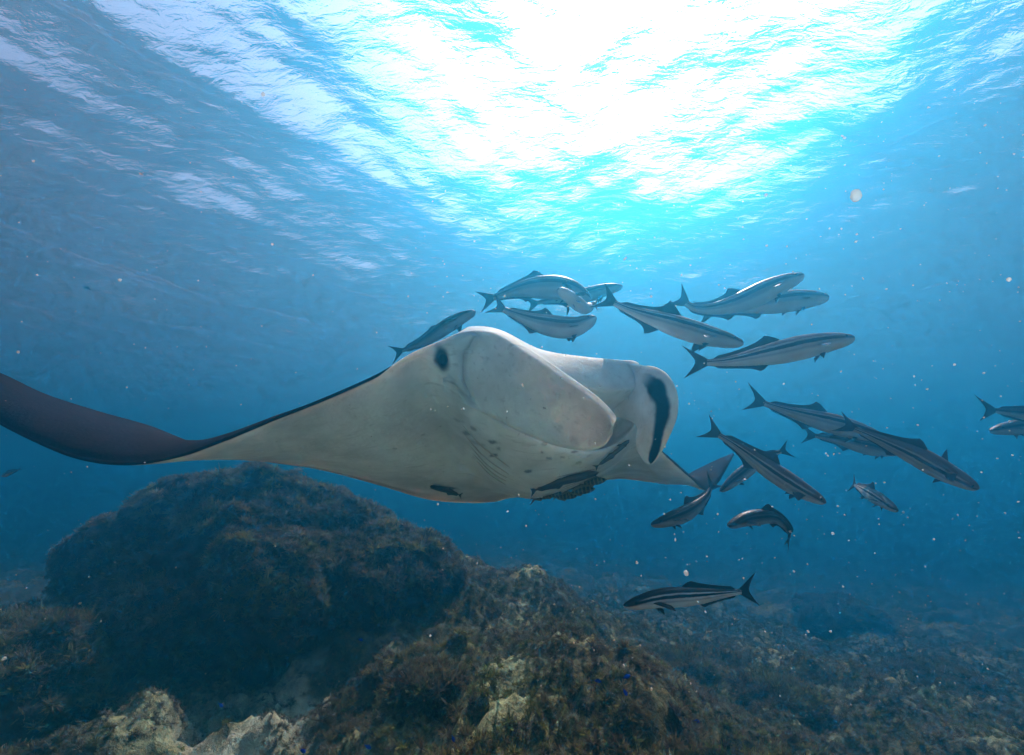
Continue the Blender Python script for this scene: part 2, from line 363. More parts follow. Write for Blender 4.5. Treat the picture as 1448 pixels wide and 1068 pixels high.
# cephalic lobes: thick curved blades, rows from the head outwards, each row (upper edge, lower edge, bulge)
def lobe(rows, thick, bulge_dir, dark, weld=None):
    global base_i
    rr = np.linspace(0, 1, len(rows)); nv, nw = 110, 70
    v = np.linspace(0, 1, nv)
    A = cubic(rr, np.array([P(*r[0]) for r in rows]), v); B = cubic(rr, np.array([P(*r[1]) for r in rows]), v)
    bg = cubic(rr, np.array([r[2] for r in rows], float), v)
    w = (1 - np.cos(np.linspace(0, math.pi, nw))) / 2
    S = A[:, None] + (B - A)[:, None] * w[None, :, None]
    du = np.gradient(S, axis=0); dw = np.gradient(S, axis=1); N = unit(np.cross(du, dw))
    if (N.reshape(-1, 3).mean(0) @ bulge_dir) < 0: N = -N
    S = S + N * (bg[:, None] * (4 * w * (1 - w))[None])[..., None]
    du = np.gradient(S, axis=0); dw = np.gradient(S, axis=1); N2 = unit(np.cross(du, dw))
    if (N2.reshape(-1, 3).mean(0) @ bulge_dir) < 0: N2 = -N2
    S = S - N2 * (.022 * (1 - smooth01(w, 0, .055)))[None, :, None] * smooth01(v, .0, .2)[:, None, None] * (1 - smooth01(v, .9, 1))[:, None, None]
    tw = thick * np.sqrt(np.clip(1 - (2 * w - 1) ** 8, 0, 1))[None] * np.interp(v, [0, .14, .28, .5, .8, 1], [.8, 1.6, 1.9, 1.2, .8, .5])[:, None] * np.sqrt(np.clip((1 - v) / .05, 0, 1))[:, None]
    tw = np.maximum(tw, .0015)
    front = S + N2 * tw[..., None] * .5; back = S - N2 * tw[..., None] * .5
    if weld:                                                   # let the root sink into the skin of the head and rise out of it slowly
        sel = MV[(s > weld[0]) & (s < weld[1])][:, (q > 2.6) & (q < 7.4)].reshape(-1, 3); sr = np.linalg.norm(sel, axis=1); su = sel / sr[:, None]
        for i_ in np.where(v < .5)[0]:
            fr_ = front[i_]; fl = np.linalg.norm(fr_, axis=1); fu = fr_ / fl[:, None]
            dt = fu @ su.T; hit = np.where(dt > math.cos(.010), sr[None], 1e9).min(1); hit = np.where(hit > 1e8, fl, hit)
            hit = np.clip(hit, fl - .06, fl + .04)
            hit = np.convolve(np.pad(hit, 4, 'edge'), np.ones(9) / 9, 'valid')
            k_ = float(smooth01(v[i_], .02, .48)); new = (hit + .010) * (1 - k_) + fl * k_
            front[i_] = fu * new[:, None]; back[i_] = back[i_] + fu * np.maximum(new - fl, 0)[:, None]
    ring = np.concatenate([front, back[:, ::-1]], 1)
    f = grid_faces(nv, 2 * nw, True)
    VERTS.append(ring.reshape(-1, 3)); FACES.append(f + base_i)
    wv = np.concatenate([np.broadcast_to(w, (nv, nw)), np.broadcast_to(w[::-1], (nv, nw))], 1)
    vv = np.broadcast_to(v[:, None], wv.shape)
    side = np.concatenate([np.zeros((nv, nw)), np.ones((nv, nw))], 1)
    PIG.append(np.clip(dark(vv, wv, side, ring), 0, 1).reshape(-1)); RIM.append(np.ones(nv * nw * 2))
    base_i += nv * nw * 2
def dark_near(v, w, side, pt):
    n = fbm(pt * 14, 3, 2)
    return .30 * smooth01(v + .12 * n, .55, .95) * (1 - smooth01(np.abs(w - .5) + .05 * n, .3, .5)) + .10 * smooth01(n, .1, .9)
def dark_far(v, w, side, pt):
    n = fbm(pt * 12, 3, 4)
    c = np.interp(v, [0, .25, .45, .7, .9, 1], [.22, .28, .36, .45, .5, .5]); h = np.interp(v, [0, .2, .4, .7, .92, 1], [0, .06, .17, .20, .20, .05])
    return 1.0 * (1 - smooth01(np.abs(w - c) / np.maximum(h, .01) + .35 * n, .65, 1.15)) * smooth01(v, .18, .34)
lobe([((640, 474, 1.99), (628, 556, 2.02), .01), ((672, 466, 1.93), (662, 574, 1.95), .012), ((706, 469, 1.88), (700, 592, 1.88), .008), ((748, 495, 1.80), (742, 613, 1.81), .0),
      ((800, 532, 1.72), (788, 631, 1.74), -.008), ((838, 560, 1.67), (826, 637, 1.69), -.008), ((862, 584, 1.64), (852, 632, 1.66), -.004), ((868, 602, 1.63), (866, 614, 1.64), .0)],
     .034, -P(760, 560, 1), dark_near, (6.6, 8.6))
lobe([((880, 513, 2.26), (868, 590, 2.26), .0), ((908, 515, 2.22), (882, 592, 2.2), .01), ((930, 518, 2.14), (893, 596, 2.13), .02), ((948, 531, 2.07), (900, 602, 2.08), .028), ((960, 556, 2.02), (902, 610, 2.05), .03),
      ((959, 586, 2.0), (899, 622, 2.03), .03), ((947, 616, 2.0), (901, 638, 2.02), .025), ((933, 642, 2.01), (909, 651, 2.02), .012), ((922, 656, 2.02), (917, 657, 2.02), .0)],
     .02, -P(930, 580, 1), dark_far)
# whip tail behind the disc and two small pelvic fins at its root
def sweep(path, radii, seg=12, squash=1.0):
    global base_i
    path = np.array(path); n = len(path); tg = unit(np.gradient(path, axis=0)); a = unit(np.cross(tg, (0, 0, 1.0))); b = np.cross(a, tg)
    an = np.linspace(0, 2 * math.pi, seg, endpoint=False)
    r = path[:, None] + (a[:, None] * np.cos(an)[None, :, None] + b[:, None] * np.sin(an)[None, :, None] * squash) * np.array(radii)[:, None, None]
    VERTS.append(r.reshape(-1, 3)); FACES.append(grid_faces(n, seg, True) + base_i); base_i += n * seg
    PIG.append(np.full(n * seg, .75)); RIM.append(np.zeros(n * seg))
root = (P(764, 690, 3.3) + P(764, 684, 3.3)) / 2
back_dir = unit(P(764, 690, 3.3) - P(800, 560, 2.0))
k = np.linspace(0, 1, 30)
sweep([root - back_dir * .25 + back_dir * 1.55 * t_ + np.array((0, 0, .05 * t_ + .12 * t_ * t_)) for t_ in k], .035 * (1 - k) ** 1.6 + .004)
for dx in (-.13, .13):
    side_dir = unit(np.cross(back_dir, (0, 0, 1.0)))
    b0 = root + side_dir * dx - back_dir * .15 - np.array((0, 0, .02))
    sweep([b0 + back_dir * .30 * t_ + side_dir * dx * .25 * t_ for t_ in k[::2]], .06 * np.sin(np.pi * np.clip(k[::2] * .8 + .2, 0, 1)) + .002, 12, .3)

t = NT('manta_skin'); p = t.obj(); pg = t.attr('pigment')
n1 = t.noise(p, 7.0, 5, 0.6); n2 = t.noise(p, 60.0, 4, 0.6); n3 = t.noise(p, 2.6, 4, 0.6)
smp = t.node('ShaderNodeMapping'); t.l.new(p, smp.inputs[0]); smp.inputs['Rotation'].default_value = (0.2, 0.3, 0.5); smp.inputs['Scale'].default_value = (3.0, 26.0, 14.0)
n4 = t.noise(smp.outputs[0], 2.0, 4, 0.6, 0.3); n5 = t.noise(p, 19.0, 5, 0.7)
white = t.mix(t.ramp(n1, [(0.3, 0.0), (0.75, 1.0)]), (0.82, 0.78, 0.69), (0.93, 0.90, 0.82))
white = t.mix(t.ramp(n2, [(0.22, 0.5), (0.36, 0.0)]), white, (0.30, 0.27, 0.22))
white = t.mix(t.ramp(n3, [(0.36, 0.6), (0.60, 0.0)]), white, (0.40, 0.38, 0.33))
white = t.mix(t.ramp(n4, [(0.30, 0.45), (0.42, 0.0)]), white, (0.42, 0.38, 0.32))
white = t.mix(t.ramp(n5, [(0.26, 0.75), (0.335, 0.0)]), white, (0.16, 0.13, 0.11))
back = t.mix(t.ramp(n1, [(0.3, 0.0), (0.7, 1.0)]), (0.006, 0.0034, 0.004), (0.015, 0.0085, 0.0095))
t.base(t.mix(pg, white, back), t.math('ADD', t.math('MULTIPLY', pg, 0.25), 0.55), 0.02)
t.bump(t.math('ADD', t.math('MULTIPLY', n1, 0.6), t.math('MULTIPLY', n2, 0.35)), 0.6, 0.014)
t.put(t.b.inputs['Subsurface Weight'], t.math('MULTIPLY', t.math('SUBTRACT', 1.0, pg), 0.55, True)); t.b.inputs['Subsurface Radius'].default_value = (1.0, 0.7, 0.5); t.b.inputs['Subsurface Scale'].default_value = 0.05
MAT_MANTA = t.m
manta = mesh_obj('manta_ray', np.concatenate(VERTS), np.concatenate(FACES), MAT_MANTA, attrs={'pigment': np.concatenate(PIG)})
tag(manta, 'huge white bellied manta ray gliding over the reef with its mouth open', 'manta ray')

def ball(c, r, axes, nu=24, nv=16):
    th_ = np.linspace(0, math.pi, nv); ph_ = np.linspace(0, 2 * math.pi, nu, endpoint=False)
    T_, F_ = np.meshgrid(th_, ph_, indexing='ij')
    d = np.stack([np.sin(T_) * np.cos(F_), np.sin(T_) * np.sin(F_), np.cos(T_)], -1)
    return (np.array(c) + (d * np.array(r)) @ np.array(axes)).reshape(-1, 3), grid_faces(nv, nu, True)
t = NT('dark_eye'); MAT_EYE = t.base((0.004, 0.004, 0.005), 0.2, 0.12)
I3 = np.eye(3)
c = nearest_on_ray(620, 509)
v, f = ball(c + np.array((.0, .012, 0)), (.022, .022, .030), I3); mesh_obj('eye', v, f, MAT_EYE, manta)
c2 = P(905, 560, 2.3)
v, f = ball(c2, (.026, .026, .034), I3); mesh_obj('eye', v, f, MAT_EYE, manta)

def skin_at(px, py, lift=.015):
    c = nearest_on_ray(px, py); d = c / np.linalg.norm(c); c = c - d * lift
    return (px, py, float(c[1] * CP + c[2] * SP))

# gill slits: five on either side of the belly, thin dark folds lying in the skin
t = NT('gill_slit_skin'); MAT_SLIT = t.base(t.mix(t.noise(t.obj(), 40.0, 3, .6), (.36, .31, .25), (.55, .49, .40)), .7, .05)
def skin_sq(s_, q_):
    i = np.clip(np.interp(s_, s, np.arange(NS)), 0, NS - 1); j = np.clip(np.interp(q_, q, np.arange(NQ)), 0, NQ - 1)
    return MV[int(i), int(j)], -Nn[int(i)]
for sgn in (-1, 1):
    for k_ in range(5):
        pts_, rad_ = [], []
        for u_ in np.linspace(0, 1, 16):
            p_, n_ = skin_sq(8.6 + sgn * (.35 + .05 * k_ + (.85 - .05 * k_) * u_), 3.62 - .24 * k_ + .16 * math.sin(u_ * 2.2) - .10 * u_)
            pts_.append(p_ + n_ * .001); rad_.append(.0065 * math.sin(math.pi * (.04 + .92 * u_)) ** .6)
        pts_ = np.array(pts_)
        for _ in range(4): pts_[1:-1] = (pts_[:-2] + 2 * pts_[1:-1] + pts_[2:]) / 4
        tg = unit(np.gradient(pts_, axis=0)); a_ = unit(np.cross(tg, n_)); an_ = np.linspace(0, 2 * math.pi, 8, endpoint=False)
        ring = pts_[:, None] + (a_[:, None] * np.cos(an_)[None, :, None] + np.cross(a_, tg)[:, None] * np.sin(an_)[None, :, None] * .45) * np.array(rad_)[:, None, None]
        mesh_obj('gill_slit', ring.reshape(-1, 3), grid_faces(16, 8, True), MAT_SLIT, manta)
# ------------------------------------------------------------------ reef: boulders and the growth on them
def tuft_mesh(name, n, seed, spread, width, segs, material, droop=.25, flat=False):
    r = np.random.default_rng(seed); V, F = [], []
    for i in range(n):
        az = r.uniform(0, 6.283); tilt = spread * math.sqrt(r.uniform(0, 1)); ln = r.uniform(.55, 1.0)
        d = np.array((math.cos(az) * math.sin(tilt), math.sin(az) * math.sin(tilt), math.cos(tilt)))
        sd_ = unit(np.cross(d, r.normal(size=3))); b = np.array((math.cos(az), math.sin(az), 0)) * .22 * r.uniform(0, 1)
        k0 = len(V); bend = r.normal(size=3) * .22 - np.array((0, 0, droop * r.uniform(0, 1)))
        for j in range(segs + 1):
            u = j / segs; c = b + d * ln * u + bend * u * u
            w = width * (math.sin(math.pi * min(1, .25 + .72 * u)) if not flat else (1 - .75 * u)) * r.uniform(.8, 1.2)
            V += [c - sd_ * w, c + sd_ * w]
        for j in range(segs):
            F.append((k0 + 2 * j, k0 + 2 * j + 1, k0 + 2 * j + 3, k0 + 2 * j + 2))
    me = bpy.data.meshes.new(name); me.from_pydata([tuple(v) for v in V], [], F); me.materials.append(material)
    return bpy.data.objects.new(name, me)

def growth_material(name, stops, tipcol):
    t = NT(name); p = t.pos()
    oi = t.node('ShaderNodeObjectInfo').outputs['Random']
    a = t.noise(p, 2.2, 4, .6); f = t.math('ADD', t.math('MULTIPLY', a, .75), t.math('MULTIPLY', oi, .3))
    col = t.ramp(f, stops)
    z = t.node('ShaderNodeSeparateXYZ'); t.l.new(t.obj(), z.inputs[0])
    col = t.mix(t.ramp(z.outputs[2], [(.45, 0.0), (1.0, .55)]), col, tipcol)
    t.base(col, .85, .15)
    t.b.inputs['Subsurface Weight'].default_value = 0.0
    tl = t.node('ShaderNodeBsdfTranslucent'); t.put(tl.inputs[0], col)
    mx = t.node('ShaderNodeMixShader'); mx.inputs[0].default_value = .3
    t.l.new(t.b.outputs[0], mx.inputs[1]); t.l.new(tl.outputs[0], mx.inputs[2]); t.l.new(mx.outputs[0], t.out.inputs[0])
    return t.m
MAT_BROWN = growth_material('brown_algae', [(.28, (.036, .024, .016)), (.46, (.14, .098, .052)), (.62, (.21, .18, .065)), (.80, (.29, .27, .10))], (.34, .28, .15))
MAT_OLIVE = growth_material('olive_algae', [(.30, (.06, .058, .016)), (.50, (.17, .17, .04)), (.70, (.26, .265, .065)), (.85, (.30, .30, .10))], (.46, .45, .18))
MAT_PALE = growth_material('pale_coralline', [(.30, (.12, .095, .075)), (.50, (.20, .17, .12)), (.75, (.34, .32, .20))], (.60, .54, .40))
PROTO = {
 'brown': [tuft_mesh('tuft_brown', 34, 1, 1.45, .085, 2, MAT_BROWN), tuft_mesh('tuft_brown_fine', 46, 2, 1.35, .05, 2, MAT_BROWN, .1)],
 'olive': [tuft_mesh('tuft_olive', 40, 3, 1.5, .10, 2, MAT_OLIVE), tuft_mesh('tuft_olive_fine', 44, 4, 1.35, .06, 2, MAT_OLIVE)],
 'pale': [tuft_mesh('tuft_pale', 38, 5, 1.5, .09, 2, MAT_PALE, .0, True)],
}
def growth(name, proto, pts, nrm, scl, parent=None):
    """one object of uncountable growth: every point carries a tuft"""
    n = len(pts); r = np.random.default_rng(len(pts))
    me = bpy.data.meshes.new(name); me.vertices.add(n); me.vertices.foreach_set('co', np.asarray(pts, np.float32).ravel())
    up = unit(nrm * .75 + np.array((0, 0, .25)))
    rx = np.arccos(np.clip(up[:, 2], -1, 1)); rz = np.arctan2(up[:, 0], -up[:, 1])
    # tilt about x then z brings +z onto the normal; spin about own axis first
    rots = np.zeros((n, 3), np.float32); sp = r.uniform(0, 6.283, n)
    for i in range(n):
        e = (Matrix.Rotation(rz[i], 3, 'Z') @ Matrix.Rotation(rx[i], 3, 'X') @ Matrix.Rotation(sp[i], 3, 'Z')).to_euler()
        rots[i] = (e.x, e.y, e.z)
    me.attributes.new('rot', 'FLOAT_VECTOR', 'POINT').data.foreach_set('vector', rots.ravel())
    me.attributes.new('scl', 'FLOAT', 'POINT').data.foreach_set('value', np.asarray(scl, np.float32))
    o = bpy.data.objects.new(name, me); COL.objects.link(o); o.parent = parent
    g = bpy.data.node_groups.new(name, 'GeometryNodeTree')
    g.interface.new_socket('Geometry', in_out='INPUT', socket_type='NodeSocketGeometry'); g.interface.new_socket('Geometry', in_out='OUTPUT', socket_type='NodeSocketGeometry')
    gi = g.nodes.new('NodeGroupInput'); go = g.nodes.new('NodeGroupOutput')
    ip = g.nodes.new('GeometryNodeInstanceOnPoints'); oi = g.nodes.new('GeometryNodeObjectInfo'); oi.inputs[0].default_value = proto
    ra = g.nodes.new('GeometryNodeInputNamedAttribute'); ra.data_type = 'FLOAT_VECTOR'; ra.inputs[0].default_value = 'rot'
    sa = g.nodes.new('GeometryNodeInputNamedAttribute'); sa.data_type = 'FLOAT'; sa.inputs[0].default_value = 'scl'
    g.links.new(gi.outputs[0], ip.inputs['Points']); g.links.new(oi.outputs['Geometry'], ip.inputs['Instance'])
    g.links.new(ra.outputs[0], ip.inputs['Rotation']); g.links.new(sa.outputs[0], ip.inputs['Scale']); g.links.new(ip.outputs[0], go.inputs[0])
    md = o.modifiers.new('growth', 'NODES'); md.node_group = g
    o['kind'] = 'stuff'
    return o

MAT_ROCK = rock_material('reef_rock', (0.035, 0.03, 0.022), (0.10, 0.09, 0.06), (0.30, 0.29, 0.20), 0.60)
def boulder(c, rad, seed, label, amount, size=(.05, .11), res=90, group=None, mixw=(.46, .34, .20), sq=2.5):
    th_ = np.linspace(0.001, math.pi - .001, res); ph_ = np.linspace(0, 2 * math.pi, 2 * res, endpoint=False)
    T_, F_ = np.meshgrid(th_, ph_, indexing='ij')
    d = np.stack([np.sin(T_) * np.cos(F_), np.sin(T_) * np.sin(F_), np.cos(T_)], -1)
    d = d / (np.abs(d) ** sq).sum(-1, keepdims=True) ** (1 / sq)
    rr = 1 + .20 * fbm(d * 1.6 + seed * 3.1, 3, seed) + .09 * fbm(d * 3.6 + seed, 3, seed + 5) + .05 * fbm(d * 9 + seed, 3, seed + 9) + .12 * (np.abs(noise3(d * 2.3 + seed * 1.7, seed + 3)) - .3)
    V = d * rr[..., None] * np.array(rad)
    nr = np.cross(np.gradient(V, axis=1), np.gradient(V, axis=0)); nr = unit(nr)
    if (nr * d).sum() < 0: nr = -nr
    o = mesh_obj('boulder', V.reshape(-1, 3), grid_faces(res, 2 * res, True), MAT_ROCK)
    o.location = c; tag(o, label, 'boulder', group)
    # growth on the upper and outer faces
    r = np.random.default_rng(seed + 100); W = (np.sin(T_) * (V[..., 2] > -.55 * rad[2]) * smooth01(nr[..., 2], -.75, .2)).reshape(-1); W = W / W.sum()
    for nm, share in zip(('brown', 'olive', 'pale'), mixw):
        for pr in PROTO[nm]:
            k = int(amount * share / len(PROTO[nm])); idx = r.choice(len(W), k, p=W)
            pt = V.reshape(-1, 3)[idx] + r.normal(0, .012, (k, 3))
            msk = noise3(pt * 2.4 + {'brown': 0, 'olive': 31, 'pale': 57}[nm], seed) > (-.35 if nm == 'brown' else -.1)
            pt = pt[msk]; nn = nr.reshape(-1, 3)[idx][msk]
            growth({'brown': 'brown_algae', 'olive': 'olive_algae', 'pale': 'pale_coralline'}[nm], pr, pt, nn, r.uniform(*size, len(pt)) * r.uniform(.6, 1.15, len(pt)), o)
    return o
boulder((-3.45, 6.4, -1.45), (2.2, 1.6, 1.55), 4, 'massive rounded boulder thick with dark algae beneath the manta wing', 26000, (.04, .095), 150, mixw=(.38, .34, .28), sq=2.1)
def on_bed(px, py):
    d = P(px, py, 1.0); tt = np.linspace(1.5, 25, 1500); q = d[None] * tt[:, None]
    h = bed_height(q[:, 0], q[:, 1]); hit = q[:, 2] < h; i = np.argmax(hit) if hit.any() else 400; return np.array((q[i, 0], q[i, 1], h[i]))
boulder((-1.75, 6.1, -1.25), (.95, .8, .75), 22, 'hummock of algae leaning on the massive boulder above the pale sand', 5000, (.05, .11), 70)
boulder((-4.6, 4.9, -1.75), (.9, .7, .6), 23, 'weedy hummock at the dark far foot of the massive boulder', 3400, (.05, .11), 70)
G = 'smaller boulders scattered over the seabed'
for px, py, rad, seed, am, lab in [
    (1195, 880, (.85, .8, .42), 11, 2600, 'broad dark boulder standing alone beyond the striped fish'),
    (600, 985, (.26, .22, .13), 14, 1000, 'low maroon weeded rock at the edge of the pale sand channel'),
    (965, 955, (.42, .40, .15), 15, 1100, 'rounded algae rock downslope of the striped fish'),
    (1110, 1000, (.36, .36, .13), 16, 900, 'knobbly rock on the slope below the lone dark boulder'),
    (1340, 975, (.5, .5, .2), 17, 1200, 'bluish weeded boulder low on the fading slope'),
    (90, 1000, (.55, .5, .28), 18, 1400, 'shadowed rock at the foot of the massive boulder'),
    ]:
    b = on_bed(px, py); boulder((b[0], b[1] + rad[1] * .3, b[2] + rad[2] * .12), rad, seed, lab, am, (.05, .10), 60, G)

# growth over the open seabed
r = np.random.default_rng(77)
def bed_points(n, rmin, rmax, power):
    a = r.uniform(-1.02, 1.02, n); u = r.uniform(0, 1, n); d = (rmin ** power + u * (rmax ** power - rmin ** power)) ** (1 / power)
    x, y = np.sin(a) * d, np.cos(a) * d; e = .03
    z = bed_height(x, y); nx = -(bed_height(x + e, y) - z) / e; ny = -(bed_height(x, y + e) - z) / e
    return np.stack([x, y, z], -1), unit(np.stack([nx, ny, np.ones(n)], -1))
for nm, cnt, size, off, thr, oname in [('brown', 66000, (.028, .07), 0, .06, 'brown_algae'), ('olive', 58000, (.02, .06), 31, .02, 'olive_algae'), ('pale', 80000, (.014, .045), 57, -.45, 'pale_coralline')]:
    lab = {'brown': 'dark maroon brown algae bushes carpeting the seabed', 'olive': 'olive green algae tufts patched over the seabed', 'pale': 'pale crusty coralline tufts dotted on bare rock'}[nm]
    for i, pr in enumerate(PROTO[nm]):
        pt, nn = bed_points(cnt // len(PROTO[nm]), 2.0, 15.0, 1.25)
        m_ = noise3(pt * 2.1 + off, 5) + .7 * noise3(pt * 5.5 + off, 6)
        chan = np.exp(-((pt[:, 0] + 2.6 - .40 * (pt[:, 1] - 3.0)) / .45) ** 2) * (pt[:, 1] < 5.2)
        keep = (m_ - (.5 if nm == 'pale' else 1.25) * chan) > thr
        pt, nn = pt[keep], nn[keep]
        o = growth(oname, pr, pt, nn, r.uniform(*size, len(pt)) * r.uniform(.6, 1.2, len(pt)))
        tag(o, lab + (' in finer sprays' if i else ''), 'algae')
#@@NEXT@@
# ------------------------------------------------------------------ fish
def fish_material(name, back, band, silver, belly, fin):
    t = NT(name); v = t.attr('height'); tt = t.attr('along'); fi = t.attr('fin')
    p = t.obj(); n1 = t.noise(p, 26.0, 4, .6); n2 = t.noise(p, 7.0, 3, .5)
    vv = t.math('ADD', v, t.math('MULTIPLY', t.math('SUBTRACT', n1, .5), .07))
    col = t.ramp(vv, [(.0, belly), (.26, belly), (.36, tuple(.55 * a + .45 * b for a, b in zip(belly, band))), (.43, silver), (.485, silver), (.52, band), (.655, band), (.69, silver), (.735, silver), (.78, back), (1.0, back)])
    # the head is plain: stripes start behind the eye
    head = t.ramp(vv, [(.0, belly), (.36, belly), (.52, band), (.62, back), (1.0, back)])
    col = t.mix(t.ramp(tt, [(.10, 0.0), (.24, 1.0)]), head, col)
    col = t.mix(fi, col, fin)
    col = t.mix(t.ramp(n2, [(.35, .25), (.65, 0.0)]), col, tuple(.45 * a for a in back))
    rnd = t.node('ShaderNodeObjectInfo').outputs['Random']
    gain = t.math('ADD', t.math('MULTIPLY', rnd, .55), .72)
    vm = t.node('ShaderNodeVectorMath', operation='SCALE'); t.l.new(col, vm.inputs[0]); t.l.new(gain, vm.inputs['Scale']); col = vm.outputs[0]
    t.bump(n1, .2, .004)
    return t.base(col, .45, .12)
MAT_COBIA = fish_material('cobia_skin', (.16, .11, .10), (.036, .026, .027), (.42, .36, .335), (.50, .44, .40), (.05, .035, .037))
MAT_COBIA_PALE = fish_material('cobia_skin_pale', (.19, .125, .11), (.075, .050, .047), (.29, .235, .22), (.50, .44, .40), (.075, .050, .050))
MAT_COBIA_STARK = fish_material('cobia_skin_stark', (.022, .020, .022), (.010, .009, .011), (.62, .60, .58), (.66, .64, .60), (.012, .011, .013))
MAT_COBIA_BACKLIT = fish_material('cobia_skin_backlit', (.040, .033, .034), (.020, .017, .019), (.10, .093, .092), (.30, .28, .27), (.028, .022, .023))  # backlit silhouette put into the colour: a darkened copy of the cobia skin
t = NT('damsel_skin'); MAT_DAMSEL = t.base(t.mix(t.attr('fin'), (.008, .03, .85), (.01, .03, .6)), .35, .4)
t = NT('remora_skin'); MAT_REMORA = t.base(t.ramp(t.attr('height'), [(.3, (.10, .095, .08)), (.5, (.03, .03, .028)), (.7, (.05, .05, .042))]), .5, .3)
t = NT('pilot_skin'); MAT_PILOT = t.base(t.mix(t.ramp(t.math('SINE', t.math('MULTIPLY', t.attr('along'), 42.0)), [(.35, 0.0), (.6, 1.0)]), (.045, .045, .035), (.17, .16, .10)), .45, .3)

PROFILE = {
 'cobia': (([0, .025, .07, .14, .24, .36, .50, .65, .80, .92, 1], [.008, .027, .041, .053, .066, .075, .073, .059, .039, .025, .021]),
           ([0, .025, .07, .14, .24, .36, .50, .65, .80, .92, 1], [.012, .036, .048, .055, .061, .064, .058, .043, .025, .014, .010])),
 'remora': (([0, .06, .2, .4, .7, 1], [.004, .030, .042, .045, .028, .010]), ([0, .06, .2, .4, .7, 1], [.006, .042, .050, .045, .024, .006])),
 'damsel': (([0, .06, .2, .4, .65, .85, 1], [.01, .09, .19, .225, .16, .075, .05]), ([0, .06, .2, .4, .65, .85, 1], [.01, .05, .085, .09, .06, .025, .012])),
 'pilot': (([0, .06, .2, .4, .65, .85, 1], [.006, .05, .105, .125, .085, .03, .018]), ([0, .06, .2, .4, .65, .85, 1], [.006, .04, .07, .075, .05, .015, .008])),
}
def fish(name, path, label, cat, group=None, up=(0, 0, 1), kind='cobia', material=None, fat=1.0, dorsal=1.0, pect=(1, 1), pect_drop=.35, tail=1.0, lowres=False, eyes=True, tail_twist=0.0):
    pts = np.array([P(*p_) for p_ in path]); 
    dl = np.concatenate([[0], np.cumsum(np.linalg.norm(np.diff(pts, axis=0), axis=1))]); Ltot = dl[-1]
    NB = 18 if lowres else 46; SEG = 10 if lowres else 24
    BL = .87 * Ltot
    def C(tb): return cubic(dl, pts, np.clip(np.asarray(tb, float), -.2, 1.25) * BL) if len(pts) > 2 else pts[0] + (pts[-1] - pts[0]) * (np.asarray(tb, float) * .87)[..., None]
    def frame(tb):
        tb = np.asarray(tb, float); tg = unit(C(tb + .01) - C(tb - .01)); u0 = np.broadcast_to(np.array(up, float), tg.shape)
        u_ = unit(u0 - tg * (u0 * tg).sum(-1, keepdims=True)); sd_ = np.cross(tg, u_)
        return C(tb), tg, u_, sd_
    hp, wp = PROFILE[kind]
    tb = np.concatenate([[0, .006, .015], np.linspace(.03, 1, NB - 3)])
    hh = np.interp(tb, *hp) * Ltot * fat; ww = np.interp(tb, *wp) * Ltot * fat
    ker = np.array([1, 2, 3, 2, 1]) / 9
    if not lowres: hh[3:-3] = np.convolve(hh, ker, 'same')[3:-3]; ww[3:-3] = np.convolve(ww, ker, 'same')[3:-3]
    c, tg, u_, sd_ = frame(tb)
    an = np.linspace(0, 2 * math.pi, SEG, endpoint=False)
    ca, sa = np.cos(an), np.sin(an); pw = .88
    ca = np.sign(ca) * np.abs(ca) ** pw; sa = np.sign(sa) * np.abs(sa) ** pw
    drop = -.12 * hh * (1 - smooth01(tb, 0, .15)) if kind == 'cobia' else 0 * hh
    ring = c[:, None] + sd_[:, None] * (ww[:, None] * ca)[..., None] + u_[:, None] * (hh[:, None] * (sa * np.where(sa > 0, .94, 1.06)) + drop[:, None])[..., None]
    V = [ring.reshape(-1, 3)]; F = [grid_faces(NB, SEG, True)]; H = [np.broadcast_to((sa + 1) / 2, (NB, SEG)).reshape(-1)]; A = [np.repeat(tb, SEG)]; FN = [np.zeros(NB * SEG)]
    cnt = [NB * SEG]
    def sheet(base, tip, thick, rows=6, sweepv=None):
        """fin between a base line and a tip line"""
        w = np.linspace(0, 1, rows); S = base[:, None] + (tip - base)[:, None] * w[None, :, None]
        if sweepv is not None: S = S + (w * (1 - w))[None, :, None] * sweepv
        N = unit(np.cross(np.gradient(S, axis=0), np.gradient(S, axis=1)))
        n0 = S.shape[0]; e = np.sin(np.linspace(0, math.pi, n0)) ** .5; tk = (thick * (1 - w)[None] * e[:, None] + .0004 * Ltot)[..., None]
        R = np.concatenate([S + N * tk, (S - N * tk)[:, ::-1]], 1)
        V.append(R.reshape(-1, 3)); F.append(grid_faces(n0, 2 * rows, True) + cnt[0]); k = n0 * 2 * rows; cnt[0] += k
        H.append(np.full(k, .6)); A.append(np.full(k, .5)); FN.append(np.ones(k))
    nf = 8 if lowres else 20
    e = np.linspace(-1, 1, nf)
    # tail fin
    c, tg, u_, sd_ = frame(np.full(nf, .985)); ct = math.cos(tail_twist); stw = math.sin(tail_twist)
    u_t = u_ * ct + sd_ * stw
    fork = {'cobia': (.080, .075, .108), 'remora': (.07, .05, .07), 'damsel': (.08, .14, .15), 'pilot': (.05, .13, .13)}[kind]
    hb = np.interp(1, *hp) * Ltot * fat * .92
    base = c + u_ * (e * hb)[:, None]
    lobe_len = fork[0] + fork[1] * np.abs(e) ** 1.25 * np.where(e > 0, 1.06, .94)
    tipp = c + tg * (lobe_len * Ltot * tail)[:, None] + u_t * (np.sign(e) * np.abs(e) ** .9 * fork[2] * Ltot * tail)[:, None]
    sheet(base, tipp, .006 * Ltot)
